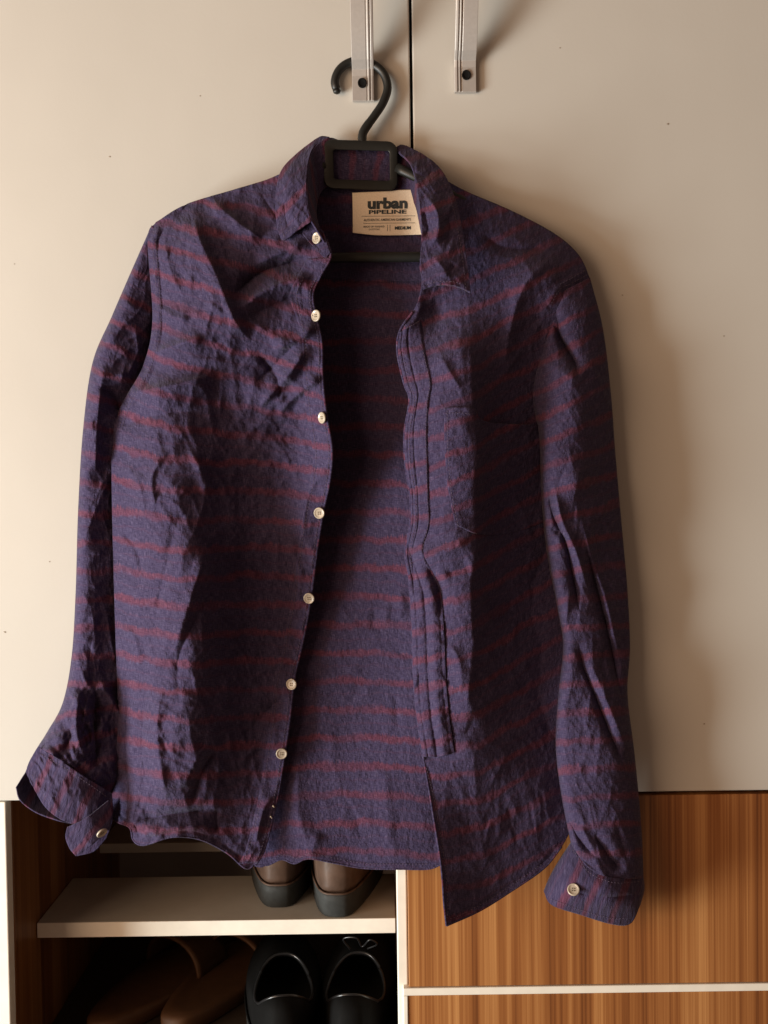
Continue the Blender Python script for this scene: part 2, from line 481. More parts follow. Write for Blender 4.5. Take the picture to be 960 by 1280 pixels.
tube('trouser_bar', [Vector(q) for q in U(p[:, 0], p[:, 1], p[:, 2])], .0052, M['black_plastic'], hg, n=10, flat=.8)

# ------------------------------------------------------------------ shirt
PXCM = 12.0
sh = empty('shirt', UV3(450, 1100, 3))
tag(sh, 'crumpled navy and burgundy striped button-up shirt hanging open on a hanger', 'shirt')

def sheet(name, L, R, T, B, hfun, vfun, nu, nv, parent=None, thick=.0011, tubeback=None, ush=0.0, mat_=None, holes=None):
    """cloth patch: Coons patch of four outline curves in photo pixels, relief hfun (cm in front of the door)."""
    L = curve(L, nv); R = curve(R, nv)
    T = curve(T, nu) if T is not None else curve([L[0], R[0]], nu)
    B = curve(B, nu) if B is not None else curve([L[-1], R[-1]], nu)
    u = np.linspace(0, 1, nu)[None, :, None]; v = np.linspace(0, 1, nv)[:, None, None]
    P = (1 - v) * T[None] + v * B[None] + (1 - u) * L[:, None] + u * R[:, None] \
        - ((1 - u) * (1 - v) * L[0] + u * (1 - v) * R[0] + (1 - u) * v * L[-1] + u * v * R[-1])
    px, py = P[..., 0], P[..., 1]
    uu = np.broadcast_to(u[..., 0], px.shape); vv = np.broadcast_to(v[..., 0], px.shape)
    h = hfun(px, py, uu, vv)
    W = U(px, py, h); tv = vfun(px, py, uu, vv) / PXCM; tu = (px + ush) / PXCM
    cols = nu
    if tubeback is not None:
        hb = tubeback(px, py, uu, vv)[:, 1:-1][:, ::-1]
        W = np.concatenate([W, U(px[:, 1:-1][:, ::-1], py[:, 1:-1][:, ::-1], hb)], 1)
        tv = np.concatenate([tv, tv[:, 1:-1][:, ::-1]], 1); tu = np.concatenate([tu, tu[:, 1:-1][:, ::-1]], 1)
        cols = W.shape[1]
    verts = W.reshape(-1, 3)
    i = np.arange(nv - 1)[:, None]; j = np.arange(cols if tubeback is not None else cols - 1)[None]
    jn = (j + 1) % cols
    faces = np.stack([i * cols + j, (i + 1) * cols + j, (i + 1) * cols + jn, i * cols + jn], -1).reshape(-1, 4)
    me = bpy.data.meshes.new(name)
    me.vertices.add(len(verts)); me.vertices.foreach_set('co', verts.astype(np.float32).ravel())
    me.loops.add(faces.size); me.loops.foreach_set('vertex_index', faces.astype(np.int32).ravel())
    me.polygons.add(len(faces)); me.polygons.foreach_set('loop_start', np.arange(0, faces.size, 4, dtype=np.int32))
    me.update(calc_edges=True); me.validate()
    uvl = me.uv_layers.new(name='UVMap')
    co = np.stack([tu.ravel(), tv.ravel()], 1)[faces.ravel()]
    uvl.data.foreach_set('uv', co.astype(np.float32).ravel())
    o = link(name, me, mat_ or M['fabric'], parent if parent is not None else sh)
    s = o.modifiers.new('thickness', 'SOLIDIFY'); s.thickness = thick; s.offset = 0
    return o

def edge_fade(u, v, a=.06):
    e = np.minimum(np.minimum(u, 1 - u), np.minimum(v, 1 - v)); return np.clip(e / a, 0.25, 1)

# ---- relief functions -------------------------------------------------------
def crease_set(seed, n, box_, anchors, ln=(26, 80), amp=(.14, .34), jit=.35):
    """short sharp pressed-in creases that run towards the points where the cloth is pulled."""
    R_ = random.Random(seed); out = []
    for _ in range(n):
        x, y = R_.uniform(box_[0], box_[2]), R_.uniform(box_[1], box_[3])
        ax, ay = min(anchors, key=lambda a: math.hypot(a[0] - x, a[1] - y) * R_.uniform(.5, 1.5))
        an = math.atan2(ay - y, ax - x) + R_.gauss(0, jit); l = R_.uniform(*ln) / 2
        a = R_.uniform(*amp) * (1 if R_.random() < .7 else -1)
        w1, w2 = R_.uniform(2.2, 3.6), R_.uniform(6, 12)
        if R_.random() < .5: w1, w2 = w2, w1
        out.append(([(x - l * math.cos(an), y - l * math.sin(an)), (x + l * math.cos(an), y + l * math.sin(an))], a, w1, w2, .5))
    return out
CR_LF = crease_set(5, 46, (190, 250, 400, 560), [(400, 310), (402, 420), (408, 520), (170, 500), (240, 250)]) \
      + crease_set(6, 44, (150, 560, 300, 1040), [(200, 1060), (240, 540), (170, 700), (260, 880)], (26, 70), (.12, .28))
CR_RF = crease_set(7, 40, (510, 400, 600, 940), [(515, 690), (560, 480), (600, 900), (530, 820)], (18, 48), (.10, .22)) + crease_set(8, 22, (600, 280, 710, 1060), [(700, 400), (590, 300), (640, 900)], (30, 80), (.12, .26))
CR_LS = crease_set(9, 26, (100, 330, 180, 560), [(150, 480), (185, 400)], (20, 60), (.18, .4)) + crease_set(10, 34, (60, 800, 160, 980), [(90, 960), (140, 980), (110, 850)], (20, 60), (.2, .5))
CR_RS = crease_set(12, 46, (680, 400, 790, 1090), [(724, 470), (720, 720), (770, 940), (760, 1095)], (24, 90), (.14, .34), .25)
CR_BK = crease_set(14, 30, (400, 560, 540, 1070), [(500, 760), (390, 860), (480, 1080)], (24, 80), (.06, .16), .6)
def creases(h, x, y, cs_):
    for fd in cs_: h = h + fold(x, y, *fd)
    return h
lf_t = TPS([(350, 218, 3.6), (290, 238, 3.1), (230, 256, 2.8), (196, 278, 2.5), (184, 300, 2.4), (190, 400, 3.2), (178, 460, 3.2), (152, 505, 2.9),
            (140, 560, 2.6), (142, 700, 2.4), (147, 850, 2.4), (142, 990, 2.6), (165, 1045, 5.0), (250, 1045, 5.0), (310, 1080, 3.6),
            (230, 320, 5.0), (225, 420, 6.2), (205, 500, 6.8), (215, 600, 8.0), (236, 700, 9.4), (238, 800, 9.6), (234, 900, 9.2), (218, 980, 7.4),
            (170, 600, 5.6), (178, 750, 6.2), (180, 900, 6.0),
            (262, 500, 5.0), (320, 510, 3.9), (372, 520, 3.0), (374, 600, 3.0), (285, 600, 4.4), (292, 700, 4.2), (296, 800, 4.0), (293, 900, 4.1), (285, 980, 4.0),
            (340, 560, 3.6), (340, 650, 3.0), (330, 750, 2.8), (320, 850, 2.8), (315, 950, 2.8),
            (402, 295, 6.0), (412, 322, 6.4), (392, 370, 6.0), (402, 440, 6.4), (408, 520, 6.6), (413, 565, 6.6), (403, 640, 4.6), (388, 745, 3.1), (366, 850, 2.7), (353, 940, 2.9), (335, 1050, 2.8),
            (300, 300, 5.2), (320, 380, 6.2), (360, 440, 5.8), (300, 430, 6.2)])
def lf_h(x, y, u=None, v=None):
    h = lf_t(x, y)
    a = np.clip((y - 300) / 200, .5, 1)
    h = h + .55 * crumple(x, y, 3, 40, 62, -.15) * a + .38 * crumple(x, y, 13, 40, 66, .9) * np.clip((640 - y) / 120, 0, 1) + .20 * crumple(x, y, 9, 20, 34, .5)
    for fd in (
        ([(238, 255), (250, 300), (272, 348), (292, 398), (318, 432)], 1.3, 9, 30),
        ([(262, 248), (300, 280), (330, 300)], .7, 5, 14),
        ([(201, 282), (192, 304), (198, 400), (187, 460), (163, 505)], .22, 5, 5, .03), ([(206, 284), (198, 306), (204, 400), (193, 462), (168, 508)], -.25, 3, 3, .03),
        ([(146, 1016), (166, 1028), (180, 1048), (215, 1039), (250, 1042), (282, 1058), (304, 1076)], -.16, 2.5, 2.5, .05),
        ([(288, 372), (325, 342), (388, 320)], -1.2, 9, 9), ([(295, 388), (340, 360), (392, 345)], 1.0, 8, 10),
        ([(302, 402), (345, 380), (390, 362)], -.5, 8, 8),
        ([(388, 428), (355, 475), (318, 515)], 1.2, 8, 16), ([(375, 425), (340, 460), (315, 485)], -.6, 9, 9),
        ([(185, 445), (225, 430), (262, 420)], .9, 7, 14), ([(155, 492), (215, 482), (275, 468)], 1.0, 7, 16),
        ([(400, 515), (360, 522), (310, 535)], .5, 7, 14), ([(150, 535), (190, 520), (250, 512)], -.5, 8, 8),
        ([(412, 580), (385, 620), (378, 680)], .7, 8, 18),
        ([(235, 560), (250, 585), (262, 620)], .6, 6, 12), ([(300, 690), (368, 704), (374, 768)], .22, 4, 6),
        ([(262, 670), (244, 730), (225, 790), (218, 830)], .8, 12, 12), ([(225, 640), (205, 720), (190, 800)], -.55, 9, 12),
        ([(268, 730), (240, 780), (222, 830), (225, 880)], -.5, 10, 8),
        ([(205, 850), (196, 910), (206, 985), (212, 1005)], .9, 8, 14), ([(185, 850), (178, 920), (184, 1000)], -.6, 7, 8),
        ([(160, 860), (158, 930), (162, 1000)], -.5, 6, 6), ([(275, 930), (252, 965), (240, 1010)], -.8, 7, 8),
        ([(262, 925), (242, 955), (228, 990)], .6, 8, 8),
        ([(168, 1026), (215, 1018), (272, 1012)], -1.1, 8, 7), ([(165, 1040), (215, 1036), (268, 1030)], .7, 8, 10),
        ([(345, 878), (300, 882), (255, 892)], .45, 6, 9), ([(352, 870), (318, 905), (300, 925)], -.4, 7, 7),
        ([(348, 990), (330, 1010), (318, 1060)], .5, 6, 9), ([(270, 1008), (272, 1042)], -.5, 4, 5),
        ([(385, 300), (350, 316), (318, 330)], .7, 6, 9), ([(398, 405), (370, 425), (340, 436)], .8, 5, 10), ([(404, 470), (375, 490), (345, 520)], .7, 5, 9),
        ([(196, 380), (215, 395), (240, 400)], .5, 6, 8), ([(320, 440), (345, 470), (352, 500)], -.6, 6, 6), ([(206, 300), (214, 340), (230, 372)], .5, 6, 10),
        ([(155, 575), (175, 610), (182, 650)], .5, 6, 7), ([(150, 660), (172, 690), (178, 730)], -.5, 6, 6), ([(150, 780), (170, 800), (176, 840)], .5, 6, 6), ([(205, 560), (190, 600), (196, 640)], .6, 6, 8)):
        h = h + fold(x, y, fd[0], fd[1] * (1.45 if fd[0][0][1] < 560 and abs(fd[1]) > .3 else 1.2), *fd[2:])
    h = creases(h, x, y, CR_LF)
    return np.maximum(h, bk_h(x, y) + .45)
bk_t = TPS([(200, 290, 1.9), (300, 250, 1.5), (450, 205, .9), (600, 262, 1.5), (725, 345, 1.9), (450, 300, .95), (450, 450, 1.0), (450, 650, 1.1), (470, 760, 1.4), (545, 480, 2.0), (548, 650, 3.4), (548, 800, 3.4), (548, 950, 3.0), (620, 700, 3.0),
            (450, 900, 1.3), (150, 600, 2.0), (150, 1000, 2.0), (700, 600, 2.0), (700, 1030, 2.1), (340, 1078, 1.6), (390, 1074, 2.2), (440, 1080, 1.6), (500, 1085, 2.2), (540, 1083, 2.2), (400, 850, 1.1)])
def bk_h(x, y, u=None, v=None):
    h = bk_t(x, y)
    h = h + .18 * crumple(x, y, 21, 60, 80)
    for fd in (([(318, 1072), (340, 1073), (352, 1066), (368, 1071), (386, 1065), (420, 1071), (455, 1077), (500, 1078), (535, 1078), (552, 1072)], -.14, 2.5, 2.5, .03), ([(500, 735), (503, 760), (498, 778)], .35, 5, 6), ([(485, 755), (482, 785)], .3, 4, 6), ([(470, 760), (465, 790)], -.3, 5, 5),
               ([(330, 880), (420, 850), (480, 800)], .25, 14, 18), ([(375, 900), (372, 1000), (388, 1074)], .5, 12, 14),
               ([(480, 950), (485, 1020), (495, 1084)], .35, 14, 14), ([(540, 960), (545, 1083)], -.3, 10, 10), ([(400, 1040), (385, 1075)], .4, 8, 8)):
        h = h + fold(x, y, *fd)
    return creases(h, x, y, CR_BK)
rf_t = TPS([(540, 215, 2.5), (575, 240, 2.4), (640, 268, 2.4), (695, 295, 2.3), (735, 348, 2.4),
            (528, 320, 5.0), (526, 368, 6.0), (499, 418, 6.2), (505, 480, 6.8), (508, 560, 7.2), (513, 640, 7.2), (508, 690, 7.0), (515, 780, 6.6), (520, 880, 6.3), (530, 945, 6.8), (541, 1010, 8.0), (550, 1070, 8.6), (557, 1150, 8.8),
            (545, 390, 4.6), (572, 396, 6.4), (575, 440, 8.6), (583, 520, 9.2), (584, 600, 9.4), (584, 680, 9.2), (586, 760, 9.0), (588, 850, 8.6), (585, 930, 7.8), (590, 1020, 6.3), (600, 1115, 6.2),
            (612, 420, 6.4), (622, 520, 5.6), (625, 640, 5.2), (628, 760, 5.2), (632, 880, 5.4), (640, 980, 5.4), (650, 1080, 5.2),
            (600, 300, 3.9), (640, 320, 4.4), (690, 340, 4.4), (705, 380, 4.2), (650, 420, 4.2),
            (670, 520, 3.2), (680, 650, 3.0), (690, 800, 3.0), (700, 950, 3.2), (710, 1040, 3.6)])
def rf_h(x, y, u=None, v=None):
    h = rf_t(x, y)
    h = h + .20 * crumple(x, y, 33, 44, 64) + .15 * crumple(x, y, 39, 20, 28, .4)
    for fd in (
        ([(548, 440), (562, 465), (578, 490)], .35, 6, 8), ([(580, 400), (589, 450), (590, 500), (596, 560), (592, 620), (595, 680), (587, 740), (592, 800), (586, 860), (580, 930)], .9, 11, 22, .15),
        ([(733, 340), (712, 350), (697, 360), (685, 382)], .25, 4, 4, .05), ([(736, 352), (718, 360), (702, 370)], -.25, 3, 3, .05),
        ([(562, 1147), (600, 1130), (640, 1105), (680, 1077), (700, 1052)], -.16, 2.5, 2.5, .03), ([(534, 955), (545, 1010), (556, 1080), (561, 1145)], -.12, 2.5, 2.5, .05), ([(500, 418), (518, 400), (528, 372)], .35, 5, 8),
        ([(512, 690), (550, 692), (592, 668)], .5, 9, 8), ([(530, 702), (548, 735), (552, 775)], -.55, 7, 7), ([(555, 720), (590, 705)], -.4, 8, 8),
        ([(508, 672), (516, 705), (518, 740)], -.35, 6, 6),
        ([(600, 290), (630, 310), (690, 312)], -.35, 6, 6), ([(700, 318), (660, 350), (640, 400), (628, 470)], .7, 16, 16),
        ([(560, 800), (575, 830), (578, 870)], .4, 8, 10), ([(572, 900), (600, 880), (660, 850)], .4, 12, 12),
        ([(560, 950), (620, 925), (690, 900)], .35, 16, 16), ([(580, 1010), (640, 1000), (700, 960)], .3, 16, 18), ([(560, 1100), (620, 1060), (690, 1040)], .25, 14, 16),
        ([(590, 930), (596, 1010), (610, 1100)], .3, 14, 18)):
        h = h + fold(x, y, fd[0], fd[1] * (1.5 if .3 < abs(fd[1]) < .8 else 1), *fd[2:])
    h = creases(h, x, y, CR_RF)
    return np.maximum(h, bk_h(x, y) + .45)

sag_l = lambda x, y, u, v: y - .22 * (x - 300) * np.exp(-((y - 400) / 150.0) ** 2) - .05 * (x - 300) - .35 * lf_h(x, y) * 4
sag_r = lambda x, y, u, v: y + .33 * np.clip(x - 540, -40, 60) * np.clip((1000 - y) / 250, .3, 1) + .45 * np.clip(x - 600, 0, 200) - 1.2 * rf_h(x, y)
sag_b = lambda x, y, u, v: y - .04 * (x - 450) + 5 * np.sin(x / 60.0)

# ---- panels -----------------------------------------------------------------
sheet('back_panel', [(195, 290), (185, 400), (162, 500), (152, 600), (152, 800), (152, 990)], [(728, 345), (708, 450), (704, 600), (704, 800), (704, 1030)],
      [(195, 290), (300, 245), (400, 205), (450, 203), (510, 208), (600, 260), (728, 345)],
      [(152, 990), (220, 1030), (312, 1080), (335, 1081), (352, 1074), (368, 1079), (386, 1073), (420, 1079), (455, 1085), (500, 1086), (535, 1086), (552, 1080), (620, 1066), (704, 1030)],
      bk_h, sag_b, 230, 330)
LF_R = [(352, 217), (360, 252), (383, 276), (401, 288), (410, 306), (413, 322), (400, 346), (391, 368), (395, 396), (402, 428), (403, 470), (408, 518), (415, 562), (412, 602), (404, 640),
        (396, 690), (389, 745), (379, 800), (368, 848), (362, 900), (356, 940), (349, 985), (341, 1022), (331, 1060), (322, 1078)]
LF_L = [(195, 278), (185, 300), (191, 400), (179, 458), (154, 503), (141, 540), (140, 600), (142, 700), (145, 800), (148, 900), (143, 960), (138, 1000)]
lf = sheet('front_panel', LF_L, LF_R, [(195, 278), (232, 256), (290, 238), (330, 226), (352, 217)],
           [(138, 1000), (143, 1024), (162, 1034), (167, 1050), (180, 1056), (215, 1046), (250, 1049), (284, 1066), (307, 1085), (322, 1078)], lf_h, sag_l, 170, 470, ush=13)
RF_L = [(540, 215), (530, 300), (526, 362), (516, 390), (500, 414), (497, 440), (505, 478), (512, 500), (506, 540), (507, 580), (513, 620), (513, 655), (507, 690), (512, 730), (516, 790), (517, 840),
        (521, 890), (530, 950), (540, 1010), (551, 1080), (555, 1130), (558, 1157)]
rf = sheet('front_panel', RF_L, [(737, 348), (716, 400), (702, 480), (706, 600), (712, 700), (716, 800), (714, 900), (712, 1000), (712, 1040)],
           [(540, 215), (580, 238), (640, 264), (694, 293), (724, 320), (737, 348)], [(558, 1157), (600, 1138), (640, 1113), (680, 1085), (702, 1058), (712, 1040)], rf_h, sag_r, 150, 500, ush=77)

# ---- sleeves ----------------------------------------------------------------
ls_t = TPS([(190, 285, 2.6), (165, 345, 3.6), (150, 400, 4.2), (130, 470, 4.2), (120, 560, 3.7), (116, 660, 3.4), (116, 760, 3.4), (112, 840, 3.8), (100, 900, 4.8), (85, 930, 5.4), (120, 960, 4.8),
            (145, 900, 2.6), (150, 760, 1.6), (150, 620, 1.6), (165, 480, 2.6), (185, 420, 2.9)])
def ls_h(x, y, u, v):
    k = np.clip((y - 800) / 120, 0, 1)
    base = ls_t(x, y) + (.45 + .9 * k) * crumple(x, y, 51, 34, 56, -.3) + (.2 + .25 * k) * crumple(x, y, 57, 18, 26, .7)
    for fd in (([(130, 455), (122, 520), (118, 600)], .5, 8, 9), ([(115, 465), (150, 470), (175, 450)], .5, 9, 9), ([(120, 480), (145, 500), (150, 520)], -.5, 8, 8),
               ([(140, 590), (118, 640), (100, 690)], .3, 8, 10), ([(100, 860), (95, 905), (105, 950)], .9, 8, 9), ([(120, 850), (118, 910), (122, 970)], -.9, 8, 8),
               ([(78, 890), (88, 920), (80, 940)], -.6, 6, 6), ([(135, 900), (110, 935), (85, 945)], .6, 8, 8)):
        base = base + fold(x, y, fd[0], fd[1] * 1.5, *fd[2:])
    base = creases(base, x, y, CR_LS)
    e = np.clip(1 - (2 * u - 1) ** 4, 0, 1) ** .5
    hb = .7 + 1.4 * np.clip((420 - y) / 130, 0, 1)
    return hb + (base - hb) * e
sheet('sleeve', [(190, 282), (166, 336), (140, 396), (116, 454), (104, 540), (98, 640), (95, 740), (90, 820), (79, 878), (60, 914), (48, 933)],
      [(200, 292), (196, 390), (188, 450), (178, 500), (168, 540), (162, 600), (162, 700), (164, 800), (164, 900), (156, 968), (138, 996)], None,
      [(48, 933), (75, 950), (105, 970), (138, 996)], ls_h, lambda x, y, u, v: y - .45 * (x - 130) * np.clip((700 - y) / 300, 0, 1) + .35 * (x - 100) * np.clip((y - 850) / 80, 0, 1), 100, 360,
      tubeback=lambda x, y, u, v: .7 + 1.4 * np.clip((420 - y) / 130, 0, 1) - .45 * np.sin(np.pi * u), ush=31)
rs_t = TPS([(735, 350, 2.6), (705, 372, 4.4), (725, 400, 4.8), (745, 420, 3.6), (690, 440, 4.6), (710, 470, 6.4), (680, 500, 5.0), (724, 520, 7.0), (748, 520, 4.6), (700, 600, 7.0), (724, 600, 7.6), (745, 600, 4.8), (765, 620, 3.8),
            (705, 700, 6.6), (726, 690, 7.4), (750, 700, 4.8), (775, 720, 3.8), (715, 780, 6.6), (738, 770, 6.4), (765, 790, 5.0), (782, 800, 3.8), (715, 860, 6.2), (745, 860, 5.8), (770, 860, 5.8), (715, 950, 6.4), (750, 950, 7.0), (780, 950, 6.4), (795, 960, 5.0),
            (730, 1040, 6.8), (760, 1050, 7.4), (790, 1050, 6.4)])
def rs_h(x, y, u, v):
    base = rs_t(x, y) + .30 * crumple(x, y, 71, 34, 70) + .18 * crumple(x, y, 75, 18, 26)
    for fd in (([(692, 385), (700, 420), (718, 452), (723, 475)], -1.0, 6, 6), ([(683, 590), (690, 640), (708, 680), (716, 720), (727, 775)], -.9, 6, 5), ([(692, 600), (702, 650), (720, 690), (735, 740)], .6, 5, 8),
               ([(728, 660), (742, 720), (755, 770), (772, 850), (780, 890)], -.9, 6, 5), ([(724, 640), (740, 700), (757, 750), (775, 830)], .6, 6, 6),
               ([(722, 790), (728, 830), (748, 880), (768, 930), (782, 965)], -.7, 5, 5), ([(735, 820), (760, 880), (785, 940)], .4, 6, 8), ([(688, 660), (700, 668)], -.4, 5, 5),
               ([(705, 1010), (725, 1050), (750, 1075)], -.6, 6, 6), ([(740, 1040), (765, 1075), (780, 1090)], -.6, 6, 6), ([(770, 1030), (785, 1080)], -.3, 5, 5), ([(725, 1030), (745, 1070)], .4, 6, 6)):
        base = base + fold(x, y, fd[0], fd[1] * 1.4, *fd[2:])
    base = creases(base, x, y, CR_RS)
    e = np.clip(1 - (2 * u - 1) ** 6, 0, 1) ** .5
    hb = 2.2 + .8 * np.clip((y - 500) / 300, 0, 1)
    return hb + (base - hb) * e
sheet('sleeve', [(700, 366), (688, 400), (676, 440), (664, 490), (674, 545), (677, 620), (684, 690), (697, 760), (704, 808), (698, 870), (695, 935), (703, 1000), (714, 1054)],
      [(737, 347), (753, 410), (763, 490), (769, 570), (777, 660), (784, 740), (787, 810), (784, 868), (793, 945), (801, 1030), (804, 1098)], None,
      [(714, 1054), (735, 1084), (765, 1098), (804, 1098)], rs_h, lambda x, y, u, v: y + .55 * (x - 720) * np.clip((800 - y) / 350, .1, 1), 110, 380,
      tubeback=lambda x, y, u, v: 2.2 + .8 * np.clip((y - 500) / 300, 0, 1) - .9 * np.sin(np.pi * u), ush=51)

# ---- cuffs ------------------------------------------------------------------
def cuff_h(t, s, a=.18, hb=None, pw=6):
    def fn(x, y, u, v):
        b = t(x, y) + a * crumple(x, y, s, 24, 24) 
        if hb is None: return b
        return hb + (b - hb) * np.clip(1 - (2 * u - 1) ** pw, 0, 1) ** .5
    return fn
swap = lambda k, b: (lambda x, y, u, v: k * x + b * y)
lc_t = TPS([(48, 933, 4.4), (80, 950, 6.2), (110, 970, 6.0), (138, 996, 4.6), (36, 965, 4.8), (60, 1000, 6.6), (85, 1005, 6.8), (120, 1010, 6.2), (88, 1030, 6.4), (135, 1030, 5.0)])
lc = sheet('cuff', [(48, 933), (38, 950), (32, 965)], [(140, 992), (141, 1014), (137, 1038)], [(48, 933), (75, 950), (105, 970), (140, 992)],
      [(32, 965), (44, 988), (58, 1010), (80, 1026), (110, 1032), (137, 1038)], cuff_h(lc_t, 81, .6), swap(1.0, .5), 90, 60)
lb_t = TPS([(48, 945, .8), (36, 975, .9), (52, 1000, 1.4), (20, 985, 3.0), (30, 1004, 3.6), (45, 1015, 4.2), (72, 1026, 5.6), (120, 990, 1.6), (100, 1020, 3.0), (75, 1005, 1.8)])
sheet('cuff', [(52, 936), (34, 962), (20, 984)], [(136, 992), (120, 1010), (92, 1030)], None, [(20, 984), (25, 1000), (44, 1015), (70, 1025), (92, 1030)], cuff_h(lb_t, 83), swap(1.0, .5), 70, 50, lc)
fl_t = TPS([(84, 1036, 6.6), (110, 1022, 7.2), (138, 1000, 5.6), (94, 1070, 6.2), (115, 1058, 6.6), (136, 1036, 5.6)])
fl_h = cuff_h(fl_t, 85, .15)
sheet('cuff_flap', [(84, 1034), (82, 1046), (87, 1060), (95, 1070)], [(136, 1000), (140, 1014), (136, 1034)], [(84, 1034), (108, 1022), (136, 1000)], [(95, 1070), (106, 1062), (122, 1050), (136, 1034)], fl_h, swap(.8, .7), 50, 40, lc)
fi_t = TPS([(95, 1068, 4.6), (138, 1010, 3.8), (120, 1062, 4.6), (136, 1044, 4.2)])
sheet('cuff_flap', [(100, 1030), (94, 1050), (97, 1070)], [(140, 1000), (141, 1025), (133, 1048)], None, [(97, 1070), (118, 1064), (133, 1048)], cuff_h(fi_t, 87, .1), swap(.8, .7), 30, 30, lc)
rc_t = TPS([(714, 1054, 5.0), (740, 1088, 7.2), (770, 1098, 7.6), (803, 1098, 5.4), (690, 1095, 5.4), (681, 1114, 5.0), (710, 1105, 7.2), (716, 1118, 7.6), (760, 1118, 8.6), (800, 1116, 6.6), (700, 1132, 6.4), (740, 1135, 6.8), (765, 1153, 5.6), (790, 1150, 5.0), (720, 1142, 5.8)])
def rc_h(x, y, u, v):
    b = rc_t(x, y) + .16 * crumple(x, y, 91, 24, 20) + fold(x, y, [(722, 1116), (760, 1121), (803, 1117)], -.35, 4, 5, .1)
    return 3.6 + (b - 3.6) * np.clip(1 - (2 * u - 1) ** 8, 0, 1) ** .5
rc = sheet('cuff', [(714, 1053), (700, 1074), (688, 1095), (680, 1114)], [(804, 1096), (805, 1112), (800, 1131)], [(714, 1053), (735, 1083), (765, 1097), (804, 1096)],
      [(680, 1114), (690, 1131), (725, 1143), (765, 1155), (788, 1154), (800, 1131)], rc_h, swap(1.0, .45), 90, 70, tubeback=lambda x, y, u, v: 3.6 - .8 * np.sin(np.pi * u))

# ---- collar -----------------------------------------------------------------
def strip3(name, A, B, nu, nv, parent=None, wr_=.1, seed=0, sk=(1, .2)):
    """cloth strip between two 3-D rails (px, py, h)."""
    A = curve(A, nv); B = curve(B, nv)
    u = np.linspace(0, 1, nu)[None, :, None]
    P = A[:, None] * (1 - u) + B[:, None] * u
    lo = P[..., :2].copy()
    P[..., 2] += wr_ * crumple(P[..., 0], P[..., 1], seed, 22, 24) + .25 * np.sin(np.pi * np.broadcast_to(u[..., 0], P.shape[:2]))
    W = U(P[..., 0], P[..., 1], P[..., 2]); verts = W.reshape(-1, 3)
    i = np.arange(nv - 1)[:, None]; j = np.arange(nu - 1)[None]
    fc = np.stack([i * nu + j, (i + 1) * nu + j, (i + 1) * nu + j + 1, i * nu + j + 1], -1).reshape(-1, 4)
    me = bpy.data.meshes.new(name); me.from_pydata(verts.tolist(), [], fc.tolist()); me.update()
    uvl = me.uv_layers.new(name='UVMap')
    s = np.concatenate([[0], np.cumsum(np.linalg.norm(np.diff(A[:, :2], axis=0), axis=1))])
    tu = np.broadcast_to(u[..., 0] * 45, P.shape[:2]); tv = np.broadcast_to(s[:, None], P.shape[:2])
    co = np.stack([tu.ravel() / PXCM, tv.ravel() / PXCM], 1)[np.array(fc).ravel()]
    uvl.data.foreach_set('uv', co.astype(np.float32).ravel())
    o = link(name, me, M['fabric'], parent if parent is not None else sh)
    q = o.modifiers.new('thickness', 'SOLIDIFY'); q.thickness = .0016; q.offset = 0
    return o
def leaf_h(t, s, a, folds=()):
    def fn(x, y, u=None, v=None):
        h = t(x, y) + a * crumple(x, y, s, 26, 34) + .4 * a * crumple(x, y, s + 4, 13, 16)
        for fd in folds: h = h + fold(x, y, *fd)
        return h
    return fn
ll_t = TPS([(404, 172, 1.4), (386, 190, 3.0), (379, 215, 4.6), (376, 245, 5.8), (383, 272, 6.6), (378, 184, 1.6), (352, 213, 3.6), (345, 240, 4.4), (344, 270, 5.2), (352, 297, 6.0), (365, 225, 5.2), (362, 260, 6.2), (370, 285, 6.6)])
ll_h = leaf_h(ll_t, 111, .32, [([(356, 245), (357, 270), (362, 290)], -.35, 5, 6)])
cs = strip3('collar_stand', [(x, y, float(ll_h(np.array([x]), np.array([y]))[0]) + .02) for x, y in ((389., 277.), (384., 258.), (383., 235.), (385., 206.), (393., 184.), (411., 172.5))] + [(430, 178, .9), (455, 182, .8), (492, 184, .9), (514, 202, 1.5), (525, 240, 4.4), (528, 300, 6.4), (527, 340, 6.8)],
       [(411, 312, 6.0), (396, 275, 4.2), (398, 246, 2.7), (412, 232, 1.5), (430, 236, 1.1), (455, 238, 1.0), (492, 240, 1.1), (516, 250, 1.6), (526, 285, 4.3), (532, 325, 6.0), (533, 345, 6.2)], 24, 160, seed=101)
LL_L = [(394, 175), (372, 192), (353, 212), (346, 235), (345, 262), (347, 285), (352, 299)]
ll = sheet('collar_leaf', LL_L, [(412, 172), (393, 184), (385, 206), (383, 235), (384, 258), (389, 277)], [(394, 175), (402, 171), (412, 172)], [(352, 299), (358, 299), (372, 288), (389, 277)], ll_h, lambda x, y, u, v: .7 * y + .7 * x, 60, 130, thick=.0018)
rl_t = TPS([(497, 186, 1.4), (514, 205, 3.4), (523, 240, 5.8), (528, 290, 7.4), (525, 330, 8.2), (529, 362, 8.8), (520, 190, 1.6), (548, 209, 3.0), (568, 245, 4.8), (580, 290, 6.6), (586, 335, 8.2), (588, 368, 9.0), (540, 230, 5.6), (552, 280, 7.2), (556, 330, 8.6), (558, 360, 9.4)])
rl_h = leaf_h(rl_t, 121, .30, [([(512, 212), (530, 222), (545, 210)], -.4, 6, 6), ([(530, 245), (545, 262), (548, 290), (536, 310)], .7, 6, 7), ([(530, 260), (535, 285), (530, 300)], -.5, 5, 6),
                               ([(556, 262), (562, 285), (558, 310)], -.4, 6, 6), ([(570, 240), (562, 262), (552, 280)], .4, 5, 7), ([(540, 320), (553, 335), (560, 350)], .4, 5, 6), ([(570, 330), (560, 345)], -.35, 5, 5)])
